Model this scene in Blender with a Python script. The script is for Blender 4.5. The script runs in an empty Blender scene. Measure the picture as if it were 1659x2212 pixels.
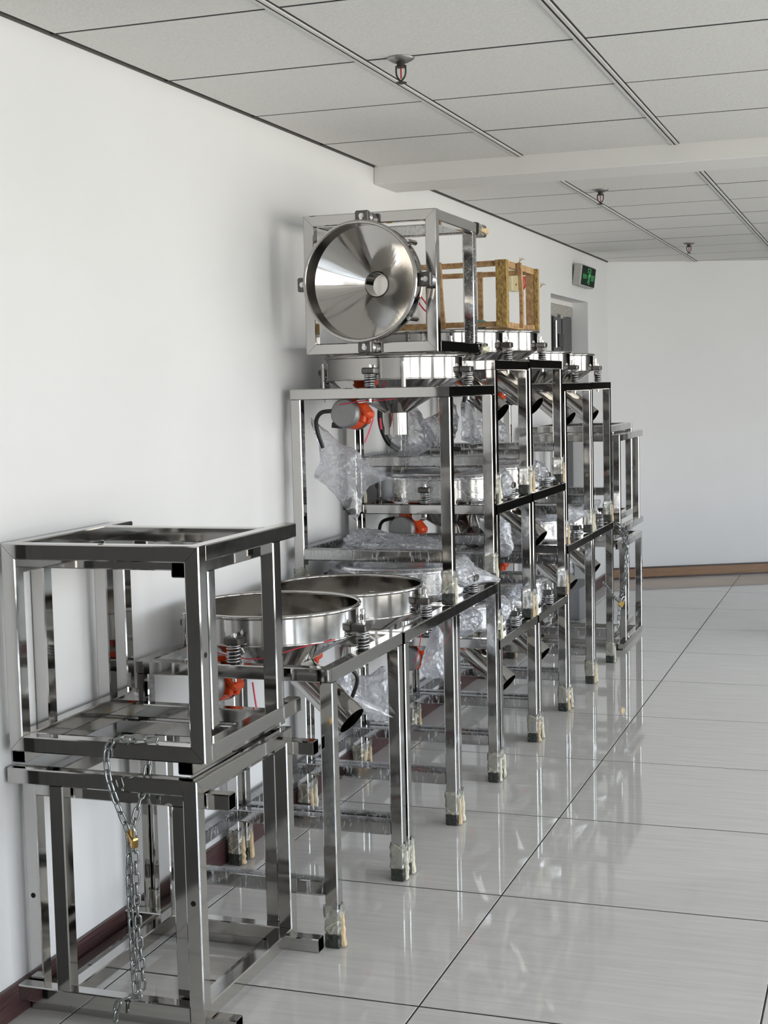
import bpy, math, random
from mathutils import Vector, Matrix, noise as mnoise

random.seed(7)
SC = bpy.context.scene
COL = SC.collection
R = math.radians

# ------------------------------------------------------------------ camera
F_PX, YAW, PITCH, ROLL, CAM_H = 3113.0, R(19.32), R(4.91), R(-1.31), 1.505
cam_d = bpy.data.cameras.new('camera')
cam = bpy.data.objects.new('camera', cam_d)
COL.objects.link(cam)
fw = Vector((-math.sin(YAW) * math.cos(PITCH), math.cos(YAW) * math.cos(PITCH), -math.sin(PITCH)))
rt = Vector((math.cos(YAW), math.sin(YAW), 0))
up = rt.cross(fw)
# image was turned by ROLL: camera axes turned the opposite way round the view axis
cr, sr = math.cos(ROLL), math.sin(ROLL)
cx_ax = rt * cr + up * sr
cy_ax = up * cr - rt * sr
M = Matrix(((cx_ax.x, cy_ax.x, -fw.x, 0.0), (cx_ax.y, cy_ax.y, -fw.y, 0.0), (cx_ax.z, cy_ax.z, -fw.z, CAM_H), (0, 0, 0, 1)))
cam.matrix_world = M
cam_d.sensor_fit = 'VERTICAL'
cam_d.sensor_height = 32.0
cam_d.lens = F_PX / 2212.0 * 32.0
cam_d.clip_start = 0.05
SC.camera = cam

# ------------------------------------------------------------------ view, world, window light
SC.view_settings.view_transform = 'Standard'
SC.view_settings.look = 'None'
SC.view_settings.gamma = 1.0
SC.view_settings.use_curve_mapping = False
SC.view_settings.exposure = 0.62

world = bpy.data.worlds.new('daylight')
SC.world = world
world.use_nodes = True
wn = world.node_tree.nodes
wl = world.node_tree.links
wn.clear()
w_out = wn.new('ShaderNodeOutputWorld')
w_bg = wn.new('ShaderNodeBackground')
w_tc = wn.new('ShaderNodeTexCoord')
w_sep = wn.new('ShaderNodeSeparateXYZ')
w_ramp = wn.new('ShaderNodeValToRGB')
w_map = wn.new('ShaderNodeMapRange')
w_map.inputs['From Min'].default_value = -1
w_map.inputs['From Max'].default_value = 1
wl.new(w_tc.outputs['Generated'], w_sep.inputs[0])
wl.new(w_sep.outputs['Z'], w_map.inputs['Value'])
wl.new(w_map.outputs['Result'], w_ramp.inputs[0])
els = w_ramp.color_ramp.elements
els[0].position = 0.0
els[0].color = (0.66, 0.64, 0.58, 1)
els[1].position = 1.0
els[1].color = (0.62, 0.80, 1.0, 1)
e = els.new(0.47); e.color = (0.70, 0.67, 0.60, 1)
e = els.new(0.51); e.color = (0.98, 0.97, 0.96, 1)
e = els.new(0.62); e.color = (0.83, 0.92, 1.02, 1)
wl.new(w_ramp.outputs[0], w_bg.inputs['Color'])
w_bg.inputs['Strength'].default_value = 5.2
wl.new(w_bg.outputs[0], w_out.inputs[0])

WALL_X = -2.005          # left wall surface
RIGHT_X = 3.3            # window wall
CEIL_Z = 2.412
WINS = [(-2.4, -0.6), (-0.1, 1.7), (2.2, 4.0), (4.5, 6.3), (6.8, 8.6), (9.0, 10.4)]
WZ0, WZ1 = 0.12, 2.28
for a, b in WINS:
    ld = bpy.data.lights.new('window_portal', 'AREA')
    ld.shape = 'RECTANGLE'
    ld.size = WZ1 - WZ0
    ld.size_y = b - a
    ld.cycles.is_portal = True
    lo = bpy.data.objects.new('window_portal', ld)
    COL.objects.link(lo)
    lo.location = (RIGHT_X + 0.21, (a + b) / 2, (WZ0 + WZ1) / 2)
    lo.rotation_euler = (0, R(90), 0)

# ------------------------------------------------------------------ materials
def newmat(name):
    m = bpy.data.materials.new(name)
    m.use_nodes = True
    nt = m.node_tree
    b = nt.nodes['Principled BSDF']
    return m, nt, b

def setp(b, **k):
    for n, v in k.items():
        n = n.replace('_', ' ')
        if n in b.inputs:
            b.inputs[n].default_value = v

def simple(name, col, rough=0.5, metal=0.0, spec=0.5, nscale=0, namt=0.0, bump=0.0):
    m, nt, b = newmat(name)
    setp(b, Base_Color=(*col, 1), Roughness=rough, Metallic=metal, Specular_IOR_Level=spec)
    if nscale:
        tc = nt.nodes.new('ShaderNodeTexCoord')
        n = nt.nodes.new('ShaderNodeTexNoise')
        n.inputs['Scale'].default_value = nscale
        n.inputs['Detail'].default_value = 4
        nt.links.new(tc.outputs['Object'], n.inputs['Vector'])
        mx = nt.nodes.new('ShaderNodeMixRGB')
        mx.inputs[1].default_value = (*[c * (1 - namt) for c in col], 1)
        mx.inputs[2].default_value = (*[min(1, c * (1 + namt)) for c in col], 1)
        nt.links.new(n.outputs['Fac'], mx.inputs[0])
        nt.links.new(mx.outputs[0], b.inputs['Base Color'])
        if bump:
            bp = nt.nodes.new('ShaderNodeBump')
            bp.inputs['Strength'].default_value = bump
            bp.inputs['Distance'].default_value = 0.01
            nt.links.new(n.outputs['Fac'], bp.inputs['Height'])
            nt.links.new(bp.outputs[0], b.inputs['Normal'])
    return m

def steel(name, col, rough, wav=0.12, wscale=9.0, stretch=(1, 1, 1)):
    m, nt, b = newmat(name)
    setp(b, Base_Color=(*col, 1), Metallic=1.0, Roughness=rough)
    tc = nt.nodes.new('ShaderNodeTexCoord')
    mp = nt.nodes.new('ShaderNodeMapping')
    mp.inputs['Scale'].default_value = stretch
    n = nt.nodes.new('ShaderNodeTexNoise')
    n.inputs['Scale'].default_value = wscale
    n.inputs['Detail'].default_value = 1.5
    nt.links.new(tc.outputs['Object'], mp.inputs[0])
    nt.links.new(mp.outputs[0], n.inputs['Vector'])
    bp = nt.nodes.new('ShaderNodeBump')
    bp.inputs['Strength'].default_value = wav
    bp.inputs['Distance'].default_value = 0.006
    nt.links.new(n.outputs['Fac'], bp.inputs['Height'])
    nt.links.new(bp.outputs[0], b.inputs['Normal'])
    n2 = nt.nodes.new('ShaderNodeTexNoise')
    n2.inputs['Scale'].default_value = 14
    n2.inputs['Detail'].default_value = 5
    nt.links.new(tc.outputs['Object'], n2.inputs['Vector'])
    mr = nt.nodes.new('ShaderNodeMapRange')
    mr.inputs['From Min'].default_value = 0.35
    mr.inputs['From Max'].default_value = 0.75
    mr.inputs['To Min'].default_value = rough
    mr.inputs['To Max'].default_value = rough * 1.9
    nt.links.new(n2.outputs['Fac'], mr.inputs['Value'])
    nt.links.new(mr.outputs['Result'], b.inputs['Roughness'])
    return m

M_STEEL = steel('polished_steel_tube', (0.53, 0.52, 0.505), 0.055)
M_DISH = steel('spun_steel', (0.49, 0.475, 0.455), 0.075, 0.14, 7.0)
M_BRIGHT = steel('bright_zinc', (0.75, 0.75, 0.74), 0.16, 0.05)
M_SPRING = steel('spring_steel', (0.52, 0.52, 0.53), 0.18, 0.0)
M_BRACKET = simple('bracket_steel', (0.13, 0.125, 0.12), 0.28, 0.85, nscale=30, namt=0.3)
M_CHAIN = simple('galvanised_chain', (0.34, 0.36, 0.36), 0.26, 1.0, nscale=60, namt=0.3)
M_BLACK = simple('black_rubber', (0.012, 0.012, 0.013), 0.45)
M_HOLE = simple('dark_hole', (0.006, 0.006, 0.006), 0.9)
M_CAP = simple('cast_aluminium', (0.25, 0.25, 0.255), 0.42, 0.6, nscale=40, namt=0.15)
M_ORANGE = simple('orange_enamel', (0.72, 0.075, 0.012), 0.28, nscale=18, namt=0.12)
M_RED = simple('red_string', (0.62, 0.03, 0.06), 0.5)
M_PINK = simple('pink_tie', (0.85, 0.12, 0.2), 0.5)
M_BRASS = simple('brass', (0.80, 0.52, 0.17), 0.25, 1.0)
M_WALL = None
M_CEILMETAL = simple('ceiling_bar', (0.66, 0.65, 0.63), 0.45)
M_GAP = simple('ceiling_gap', (0.03, 0.03, 0.03), 0.9)
M_JOINT = simple('tile_joint', (0.035, 0.033, 0.03), 0.8)
M_ADDEDDARK = simple('dark_for_reflections', (0.035, 0.033, 0.032), 0.8)  # dark colour of the added passage and partition that the steel mirrors
M_WINFRAME = simple('window_frame_white', (0.72, 0.72, 0.70), 0.4)
M_WHITE = simple('beam_white', (0.80, 0.79, 0.765), 0.75, nscale=3, namt=0.03)
M_DOORSTEEL = simple('grey_door_steel', (0.075, 0.077, 0.085), 0.45, nscale=8, namt=0.12)
M_DARKSTEEL = simple('dark_lock', (0.02, 0.02, 0.022), 0.5)
M_CONCRETE = simple('broken_plaster', (0.42, 0.41, 0.38), 0.9, nscale=45, namt=0.6, bump=0.8)
M_STEP = simple('grey_step', (0.27, 0.275, 0.29), 0.6, nscale=12, namt=0.15)
M_SIGN = simple('sign_green_black', (0.008, 0.02, 0.014), 0.7, spec=0.15)
M_SIGNBODY = simple('sign_grey_plastic', (0.42, 0.42, 0.40), 0.5)
M_CREAM = simple('cream_plastic', (0.68, 0.60, 0.36), 0.45)
M_REDLAMP = simple('red_lamp_plastic', (0.45, 0.008, 0.012), 0.25)
M_SPRK = simple('sprinkler_metal', (0.32, 0.31, 0.30), 0.3, 0.9)
M_SPRKD = simple('sprinkler_dark', (0.06, 0.055, 0.05), 0.4, 0.6)
M_FOAM = simple('foam_pad', (0.70, 0.66, 0.52), 0.7, nscale=38, namt=0.45, bump=0.6)
M_FOAMORANGE = simple('foam_pad_aged', (0.66, 0.50, 0.30), 0.7, nscale=30, namt=0.5, bump=0.6)
M_CAPRUBBER = simple('foot_dark_wrap', (0.035, 0.04, 0.034), 0.22, nscale=60, namt=0.6, bump=0.9)
M_TEAL = simple('teal_film', (0.12, 0.30, 0.27), 0.3)
M_CARDWHITE = simple('white_card', (0.8, 0.8, 0.78), 0.6)

m, nt, b = newmat('sign_glyph_green')
setp(b, Base_Color=(0.06, 0.38, 0.12, 1), Roughness=0.5)
b.inputs['Emission Color'].default_value = (0.15, 0.9, 0.3, 1)
b.inputs['Emission Strength'].default_value = 0.06
M_GLYPH = m

def wall_material():
    m, nt, b = newmat('white_wall_paint')
    setp(b, Roughness=0.62, Specular_IOR_Level=0.3)
    tc = nt.nodes.new('ShaderNodeTexCoord')
    n = nt.nodes.new('ShaderNodeTexNoise'); n.inputs['Scale'].default_value = 1.3; n.inputs['Detail'].default_value = 5
    nt.links.new(tc.outputs['Object'], n.inputs['Vector'])
    r = nt.nodes.new('ShaderNodeValToRGB')
    r.color_ramp.elements[0].position = 0.3; r.color_ramp.elements[0].color = (0.765, 0.772, 0.78, 1)
    r.color_ramp.elements[1].position = 0.7; r.color_ramp.elements[1].color = (0.805, 0.812, 0.82, 1)
    nt.links.new(n.outputs['Fac'], r.inputs[0])
    # a few scuffs and scratches
    mp = nt.nodes.new('ShaderNodeMapping'); mp.inputs['Scale'].default_value = (1, 2.2, 5.0)
    nt.links.new(tc.outputs['Object'], mp.inputs[0])
    v = nt.nodes.new('ShaderNodeTexNoise'); v.inputs['Scale'].default_value = 9; v.inputs['Detail'].default_value = 6; v.inputs['Roughness'].default_value = 0.75
    nt.links.new(mp.outputs[0], v.inputs['Vector'])
    r2 = nt.nodes.new('ShaderNodeValToRGB')
    r2.color_ramp.elements[0].position = 0.70; r2.color_ramp.elements[0].color = (0, 0, 0, 1)
    r2.color_ramp.elements[1].position = 0.76; r2.color_ramp.elements[1].color = (0.5, 0.5, 0.5, 1)
    nt.links.new(v.outputs['Fac'], r2.inputs[0])
    mx = nt.nodes.new('ShaderNodeMixRGB'); mx.inputs[2].default_value = (0.45, 0.43, 0.40, 1)
    nt.links.new(r2.outputs[0], mx.inputs[0]); nt.links.new(r.outputs[0], mx.inputs[1])
    nt.links.new(mx.outputs[0], b.inputs['Base Color'])
    bp = nt.nodes.new('ShaderNodeBump'); bp.inputs['Strength'].default_value = 0.05
    n3 = nt.nodes.new('ShaderNodeTexNoise'); n3.inputs['Scale'].default_value = 6
    nt.links.new(tc.outputs['Object'], n3.inputs['Vector'])
    nt.links.new(n3.outputs['Fac'], bp.inputs['Height']); nt.links.new(bp.outputs[0], b.inputs['Normal'])
    return m
M_WALL = wall_material()

def tile_material():
    m, nt, b = newmat('glossy_floor_tile')
    setp(b, Roughness=0.035, Specular_IOR_Level=0.5)
    tc = nt.nodes.new('ShaderNodeTexCoord')
    geo = nt.nodes.new('ShaderNodeNewGeometry')
    mp = nt.nodes.new('ShaderNodeMapping'); mp.inputs['Scale'].default_value = (1.6, 22, 1)
    nt.links.new(geo.outputs['Position'], mp.inputs[0])
    n = nt.nodes.new('ShaderNodeTexNoise'); n.inputs['Scale'].default_value = 2.2; n.inputs['Detail'].default_value = 7; n.inputs['Roughness'].default_value = 0.62
    nt.links.new(mp.outputs[0], n.inputs['Vector'])
    r = nt.nodes.new('ShaderNodeValToRGB')
    r.color_ramp.elements[0].position = 0.32; r.color_ramp.elements[0].color = (0.62, 0.605, 0.585, 1)
    r.color_ramp.elements[1].position = 0.64; r.color_ramp.elements[1].color = (0.71, 0.695, 0.67, 1)
    nt.links.new(n.outputs['Fac'], r.inputs[0])
    # scuffs
    v = nt.nodes.new('ShaderNodeTexNoise'); v.inputs['Scale'].default_value = 5; v.inputs['Detail'].default_value = 8; v.inputs['Roughness'].default_value = 0.7
    nt.links.new(geo.outputs['Position'], v.inputs['Vector'])
    r2 = nt.nodes.new('ShaderNodeValToRGB')
    r2.color_ramp.elements[0].position = 0.70; r2.color_ramp.elements[0].color = (0, 0, 0, 1)
    r2.color_ramp.elements[1].position = 0.78; r2.color_ramp.elements[1].color = (0.55, 0.55, 0.55, 1)
    nt.links.new(v.outputs['Fac'], r2.inputs[0])
    mx = nt.nodes.new('ShaderNodeMixRGB'); mx.inputs[2].default_value = (0.25, 0.24, 0.22, 1)
    nt.links.new(r2.outputs[0], mx.inputs[0]); nt.links.new(r.outputs[0], mx.inputs[1])
    nt.links.new(mx.outputs[0], b.inputs['Base Color'])
    return m
M_TILE = tile_material()

def ceiling_material():
    m, nt, b = newmat('textured_ceiling_panel')
    setp(b, Roughness=0.8, Specular_IOR_Level=0.2)
    geo = nt.nodes.new('ShaderNodeNewGeometry')
    n = nt.nodes.new('ShaderNodeTexNoise'); n.inputs['Scale'].default_value = 110; n.inputs['Detail'].default_value = 3
    nt.links.new(geo.outputs['Position'], n.inputs['Vector'])
    r = nt.nodes.new('ShaderNodeValToRGB')
    r.color_ramp.elements[0].position = 0.3; r.color_ramp.elements[0].color = (0.72, 0.71, 0.685, 1)
    r.color_ramp.elements[1].position = 0.7; r.color_ramp.elements[1].color = (0.78, 0.77, 0.745, 1)
    nt.links.new(n.outputs['Fac'], r.inputs[0]); nt.links.new(r.outputs[0], b.inputs['Base Color'])
    bp = nt.nodes.new('ShaderNodeBump'); bp.inputs['Strength'].default_value = 0.35; bp.inputs['Distance'].default_value = 0.004
    nt.links.new(n.outputs['Fac'], bp.inputs['Height']); nt.links.new(bp.outputs[0], b.inputs['Normal'])
    return m
M_CEIL = ceiling_material()

def wood_material(name, c0, c1, rough=0.6, scale=(3, 3, 40), dark=0.0):
    m, nt, b = newmat(name)
    setp(b, Roughness=rough)
    tc = nt.nodes.new('ShaderNodeTexCoord')
    mp = nt.nodes.new('ShaderNodeMapping'); mp.inputs['Scale'].default_value = scale
    nt.links.new(tc.outputs['Object'], mp.inputs[0])
    n = nt.nodes.new('ShaderNodeTexNoise'); n.inputs['Scale'].default_value = 3; n.inputs['Detail'].default_value = 7; n.inputs['Roughness'].default_value = 0.65
    nt.links.new(mp.outputs[0], n.inputs['Vector'])
    r = nt.nodes.new('ShaderNodeValToRGB')
    r.color_ramp.elements[0].position = 0.35; r.color_ramp.elements[0].color = (*c0, 1)
    r.color_ramp.elements[1].position = 0.65; r.color_ramp.elements[1].color = (*c1, 1)
    nt.links.new(n.outputs['Fac'], r.inputs[0]); nt.links.new(r.outputs[0], b.inputs['Base Color'])
    bp = nt.nodes.new('ShaderNodeBump'); bp.inputs['Strength'].default_value = 0.35; bp.inputs['Distance'].default_value = 0.004
    nt.links.new(n.outputs['Fac'], bp.inputs['Height']); nt.links.new(bp.outputs[0], b.inputs['Normal'])
    return m
M_SKIRT = wood_material('maroon_skirting', (0.035, 0.012, 0.014), (0.10, 0.045, 0.045), 0.3, (60, 1.5, 60))
M_SKIRTTAN = wood_material('tan_skirting', (0.22, 0.12, 0.06), (0.33, 0.19, 0.10), 0.4, (2, 2, 40))
M_SKIRTDARK = simple('skirting_edge_dark', (0.05, 0.03, 0.022), 0.4)
M_CRATE = wood_material('raw_pine', (0.30, 0.155, 0.065), (0.62, 0.41, 0.20), 0.7, (14, 14, 14))
M_CRATEBARK = wood_material('bark_mottled_pine', (0.16, 0.08, 0.03), (0.58, 0.40, 0.12), 0.75, (45, 45, 20))
M_ADDEDDOOR = wood_material('added_door_dark_grey', (0.018, 0.017, 0.017), (0.035, 0.033, 0.032), 0.4, (2, 14, 1))  # only on the added unseen door, dark for the reflections

def plastic_material(name, density=0.42, tint=(0.86, 0.88, 0.92), streak=False, vec='Object'):
    """thin clear polythene: mostly see-through, glossy, milky along the creases"""
    m = bpy.data.materials.new(name)
    m.use_nodes = True
    nt = m.node_tree
    nt.nodes.clear()
    out = nt.nodes.new('ShaderNodeOutputMaterial')
    tr = nt.nodes.new('ShaderNodeBsdfTransparent'); tr.inputs[0].default_value = (0.97, 0.975, 0.98, 1)
    gl = nt.nodes.new('ShaderNodeBsdfGlossy'); gl.inputs['Color'].default_value = (0.95, 0.96, 1, 1); gl.inputs['Roughness'].default_value = 0.12
    df = nt.nodes.new('ShaderNodeBsdfDiffuse'); df.inputs['Color'].default_value = (*tint, 1)
    tl = nt.nodes.new('ShaderNodeBsdfTranslucent'); tl.inputs['Color'].default_value = (*tint, 1)
    dm = nt.nodes.new('ShaderNodeMixShader'); dm.inputs[0].default_value = 0.45
    nt.links.new(df.outputs[0], dm.inputs[1]); nt.links.new(tl.outputs[0], dm.inputs[2])
    tc = nt.nodes.new('ShaderNodeTexCoord')
    mp = nt.nodes.new('ShaderNodeMapping')
    nt.links.new(tc.outputs[vec], mp.inputs[0])
    n = nt.nodes.new('ShaderNodeTexNoise'); n.inputs['Detail'].default_value = 5; n.inputs['Roughness'].default_value = 0.6
    n.inputs['Distortion'].default_value = 1.2
    if streak:
        mp.inputs['Scale'].default_value = (70, 70, 12)
        mp.inputs['Rotation'].default_value = (0.5, 0.6, 0.2)
        n.inputs['Scale'].default_value = 1.6
    else:
        n.inputs['Scale'].default_value = 15
    nt.links.new(mp.outputs[0], n.inputs['Vector'])
    r = nt.nodes.new('ShaderNodeValToRGB')
    if streak:
        r.color_ramp.elements[0].position = 0.575; r.color_ramp.elements[0].color = (0.0, 0.0, 0.0, 1)
        r.color_ramp.elements[1].position = 0.65; r.color_ramp.elements[1].color = (density * 1.7,) * 3 + (1,)
    else:
        r.color_ramp.elements[0].position = 0.30; r.color_ramp.elements[0].color = (density * 0.35,) * 3 + (1,)
        r.color_ramp.elements[1].position = 0.68; r.color_ramp.elements[1].color = (min(1, density * 1.5),) * 3 + (1,)
    nt.links.new(n.outputs['Fac'], r.inputs[0])
    dens = r.outputs[0]
    if not streak:
        wv = nt.nodes.new('ShaderNodeVectorMath'); wv.operation = 'MULTIPLY_ADD'
        wv.inputs[1].default_value = (0.045, 0.045, 0.045)
        nt.links.new(n.outputs['Color'], wv.inputs[0]); nt.links.new(mp.outputs[0], wv.inputs[2])
        vo = nt.nodes.new('ShaderNodeTexVoronoi'); vo.feature = 'DISTANCE_TO_EDGE'; vo.inputs['Scale'].default_value = 12
        nt.links.new(wv.outputs[0], vo.inputs['Vector'])
        cr = nt.nodes.new('ShaderNodeValToRGB')
        cr.color_ramp.elements[0].position = 0.0; cr.color_ramp.elements[0].color = (0.85, 0.85, 0.85, 1)
        cr.color_ramp.elements[1].position = 0.035; cr.color_ramp.elements[1].color = (0, 0, 0, 1)
        nt.links.new(vo.outputs['Distance'], cr.inputs[0])
        ad = nt.nodes.new('ShaderNodeMixRGB'); ad.blend_type = 'SCREEN'; ad.inputs[0].default_value = 0.9
        nt.links.new(dens, ad.inputs[1]); nt.links.new(cr.outputs[0], ad.inputs[2])
        dens = ad.outputs[0]
    bp = nt.nodes.new('ShaderNodeBump'); bp.inputs['Strength'].default_value = 0.5 if not streak else 0.25; bp.inputs['Distance'].default_value = 0.01
    nt.links.new(n.outputs['Fac'], bp.inputs['Height'])
    nt.links.new(bp.outputs[0], gl.inputs['Normal'])
    m1 = nt.nodes.new('ShaderNodeMixShader')
    nt.links.new(dens, m1.inputs[0]); nt.links.new(tr.outputs[0], m1.inputs[1]); nt.links.new(dm.outputs[0], m1.inputs[2])
    fr = nt.nodes.new('ShaderNodeFresnel'); fr.inputs['IOR'].default_value = 1.5
    nt.links.new(bp.outputs[0], fr.inputs['Normal'])
    mr = nt.nodes.new('ShaderNodeMath'); mr.operation = 'MULTIPLY_ADD'; mr.inputs[1].default_value = 1.0 if not streak else 0.7; mr.inputs[2].default_value = 0.06 if not streak else 0.0
    nt.links.new(fr.outputs[0], mr.inputs[0])
    m2 = nt.nodes.new('ShaderNodeMixShader')
    nt.links.new(mr.outputs[0], m2.inputs[0]); nt.links.new(m1.outputs[0], m2.inputs[1]); nt.links.new(gl.outputs[0], m2.inputs[2])
    nt.links.new(m2.outputs[0], out.inputs[0])
    return m
M_BAG = plastic_material('clear_polythene', 0.27)
M_BAGWHITE = plastic_material('milky_polythene', 0.62)
M_FILM = plastic_material('stretch_film', 0.5, streak=True)
M_FILMFOOT = plastic_material('stretch_film_foot', 0.24, tint=(0.86, 0.84, 0.66))

m = bpy.data.materials.new('window_glass'); m.use_nodes = True
nt = m.node_tree; nt.nodes.clear()
o_ = nt.nodes.new('ShaderNodeOutputMaterial'); t_ = nt.nodes.new('ShaderNodeBsdfTransparent'); g_ = nt.nodes.new('ShaderNodeBsdfGlossy')
g_.inputs['Roughness'].default_value = 0.02
x_ = nt.nodes.new('ShaderNodeMixShader'); x_.inputs[0].default_value = 0.06
nt.links.new(t_.outputs[0], x_.inputs[1]); nt.links.new(g_.outputs[0], x_.inputs[2]); nt.links.new(x_.outputs[0], o_.inputs[0])
M_GLASS = m

# ------------------------------------------------------------------ mesh helpers
class MB:
    def __init__(self):
        self.v, self.f, self.s = [], [], []
    def add(self, vs, fs, smooth=False):
        o = len(self.v)
        self.v += [tuple(p) for p in vs]
        self.f += [tuple(i + o for i in q) for q in fs]
        self.s += [smooth] * len(fs)
        return self
    def box(self, x0, x1, y0, y1, z0, z1):
        vs = [(x, y, z) for z in (z0, z1) for y in (y0, y1) for x in (x0, x1)]
        return self.add(vs, [(0, 2, 3, 1), (4, 5, 7, 6), (0, 1, 5, 4), (2, 6, 7, 3), (0, 4, 6, 2), (1, 3, 7, 5)])
    def rbox(self, c, size, ch=0.003, mat=None):
        """box with chamfered edges"""
        hx, hy, hz = [s / 2 for s in size]
        vs, idx = [], {}
        for sx in (-1, 1):
            for sy in (-1, 1):
                for sz in (-1, 1):
                    for a in range(3):
                        p = [sx * (hx - ch), sy * (hy - ch), sz * (hz - ch)]
                        p[a] = (sx * hx, sy * hy, sz * hz)[a]
                        idx[(sx, sy, sz, a)] = len(vs)
                        vs.append(Vector(p))
        fs = []
        I = idx
        for a in range(3):
            b, c2 = (a + 1) % 3, (a + 2) % 3
            for s in (-1, 1):
                q = []
                for tb, tc in ((-1, -1), (1, -1), (1, 1), (-1, 1)):
                    k = [0, 0, 0]; k[a] = s; k[b] = tb; k[c2] = tc
                    q.append(I[(*k, a)])
                fs.append(tuple(q if s > 0 else q[::-1]))
            for sb in (-1, 1):
                for sc in (-1, 1):
                    k0 = [0, 0, 0]; k1 = [0, 0, 0]
                    k0[a] = -1; k1[a] = 1
                    for k in (k0, k1):
                        k[b] = sb; k[c2] = sc
                    q = [I[(*k0, b)], I[(*k1, b)], I[(*k1, c2)], I[(*k0, c2)]]
                    fs.append(tuple(q if sb * sc > 0 else q[::-1]))
        for sx in (-1, 1):
            for sy in (-1, 1):
                for sz in (-1, 1):
                    q = [I[(sx, sy, sz, 0)], I[(sx, sy, sz, 1)], I[(sx, sy, sz, 2)]]
                    fs.append(tuple(q if sx * sy * sz > 0 else q[::-1]))
        c = Vector(c)
        if mat is None:
            vs = [p + c for p in vs]
        else:
            vs = [mat @ p + c for p in vs]
        return self.add(vs, fs)
    def bar(self, p0, p1, w=0.038, h=None, upv=(0, 0, 1), m0=(0, 0), m1=(0, 0), ch=0.0028, hollow=(False, False)):
        """square tube from p0 to p1; m = mitre slopes along (side, up) at each end; hollow = open black mouth"""
        h = h or w
        p0, p1 = Vector(p0), Vector(p1)
        t = (p1 - p0).normalized()
        u = Vector(upv)
        s = t.cross(u).normalized()
        u = s.cross(t).normalized()
        hw, hh = w / 2, h / 2
        prof = [(hw - ch, -hh), (hw, -hh + ch), (hw, hh - ch), (hw - ch, hh), (-hw + ch, hh), (-hw, hh - ch), (-hw, -hh + ch), (-hw + ch, -hh)]
        vs = []
        for p, mm in ((p0, m0), (p1, m1)):
            for a, b in prof:
                vs.append(p + s * a + u * b + t * (a * mm[0] + b * mm[1]))
        fs = [((i + 1) % 8, i, 8 + i, 8 + (i + 1) % 8) for i in range(8)]
        if not hollow[0]:
            fs.append(tuple(range(8)))
        if not hollow[1]:
            fs.append(tuple(range(15, 7, -1)))
        self.add(vs, fs)
        for k, (p, d) in enumerate(((p0, t), (p1, -t))):
            if hollow[k]:
                wl_ = 0.0022
                inn = [(hw - wl_, -hh + wl_), (hw - wl_, hh - wl_), (-hw + wl_, hh - wl_), (-hw + wl_, -hh + wl_)]
                vs2 = [p + s * a + u * b for a, b in prof] + [p + s * a + u * b for a, b in inn] + [p + d * 0.12 + s * a + u * b for a, b in inn]
                ring = [(0, 1, 9, 8), (1, 2, 9), (2, 3, 9), (3, 4, 10, 9), (4, 5, 10), (5, 6, 11, 10), (6, 7, 11), (7, 0, 8, 11)]
                tun = [(8, 9, 13, 12), (9, 10, 14, 13), (10, 11, 15, 14), (11, 8, 12, 15), (12, 13, 14, 15)]
                q = ring + tun
                if k == 1:
                    q = [x[::-1] for x in q]
                self.add(vs2, q)
        return self
    def lathe(self, prof, n=48, c=(0, 0, 0), smooth=True, mat=None):
        """prof: list of polylines [(r,z),...]; each polyline is shaded as one surface"""
        c = Vector(c)
        for pl in prof:
            vs, fs = [], []
            for r, z in pl:
                for i in range(n):
                    a = 2 * math.pi * i / n
                    p = Vector((r * math.cos(a), r * math.sin(a), z))
                    if mat is not None:
                        p = mat @ p
                    vs.append(p + c)
            for k in range(len(pl) - 1):
                for i in range(n):
                    j = (i + 1) % n
                    fs.append((k * n + i, (k + 1) * n + i, (k + 1) * n + j, k * n + j))
            self.add(vs, fs, smooth)
        return self
    def cyl(self, p0, p1, r, n=16, r1=None, caps=(True, True), smooth=True):
        p0, p1 = Vector(p0), Vector(p1)
        r1 = r if r1 is None else r1
        t = (p1 - p0).normalized()
        a = Vector((0, 0, 1)) if abs(t.z) < 0.9 else Vector((1, 0, 0))
        s = t.cross(a).normalized(); u = s.cross(t)
        vs = []
        for p, rr in ((p0, r), (p1, r1)):
            for i in range(n):
                q = 2 * math.pi * i / n
                vs.append(p + (s * math.cos(q) + u * math.sin(q)) * rr)
        self.add(vs, [(i, (i + 1) % n, n + (i + 1) % n, n + i) for i in range(n)], smooth)
        if caps[0]:
            self.add(vs[:n], [tuple(range(n - 1, -1, -1))])
        if caps[1]:
            self.add(vs[n:], [tuple(range(n))])
        return self
    def sweep(self, pts, r, n=6, closed=False, smooth=True):
        pts = [Vector(p) for p in pts]
        N = len(pts)
        vs = []
        ref = None
        for i, p in enumerate(pts):
            if closed:
                t = (pts[(i + 1) % N] - pts[i - 1]).normalized()
            else:
                t = (pts[min(i + 1, N - 1)] - pts[max(i - 1, 0)]).normalized()
            if ref is None:
                ref = Vector((0, 0, 1)) if abs(t.z) < 0.9 else Vector((1, 0, 0))
            s = t.cross(ref).normalized(); u = s.cross(t).normalized(); ref = u
            rr = r[i] if isinstance(r, (list, tuple)) else r
            for k in range(n):
                q = 2 * math.pi * k / n
                vs.append(p + (s * math.cos(q) + u * math.sin(q)) * rr)
        fs = []
        for i in range(N if closed else N - 1):
            j = (i + 1) % N
            for k in range(n):
                l = (k + 1) % n
                fs.append((i * n + k, i * n + l, j * n + l, j * n + k))
        self.add(vs, fs, smooth)
        if not closed:
            self.add(vs[:n], [tuple(range(n - 1, -1, -1))])
            self.add(vs[-n:], [tuple(range(n))])
        return self
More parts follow.
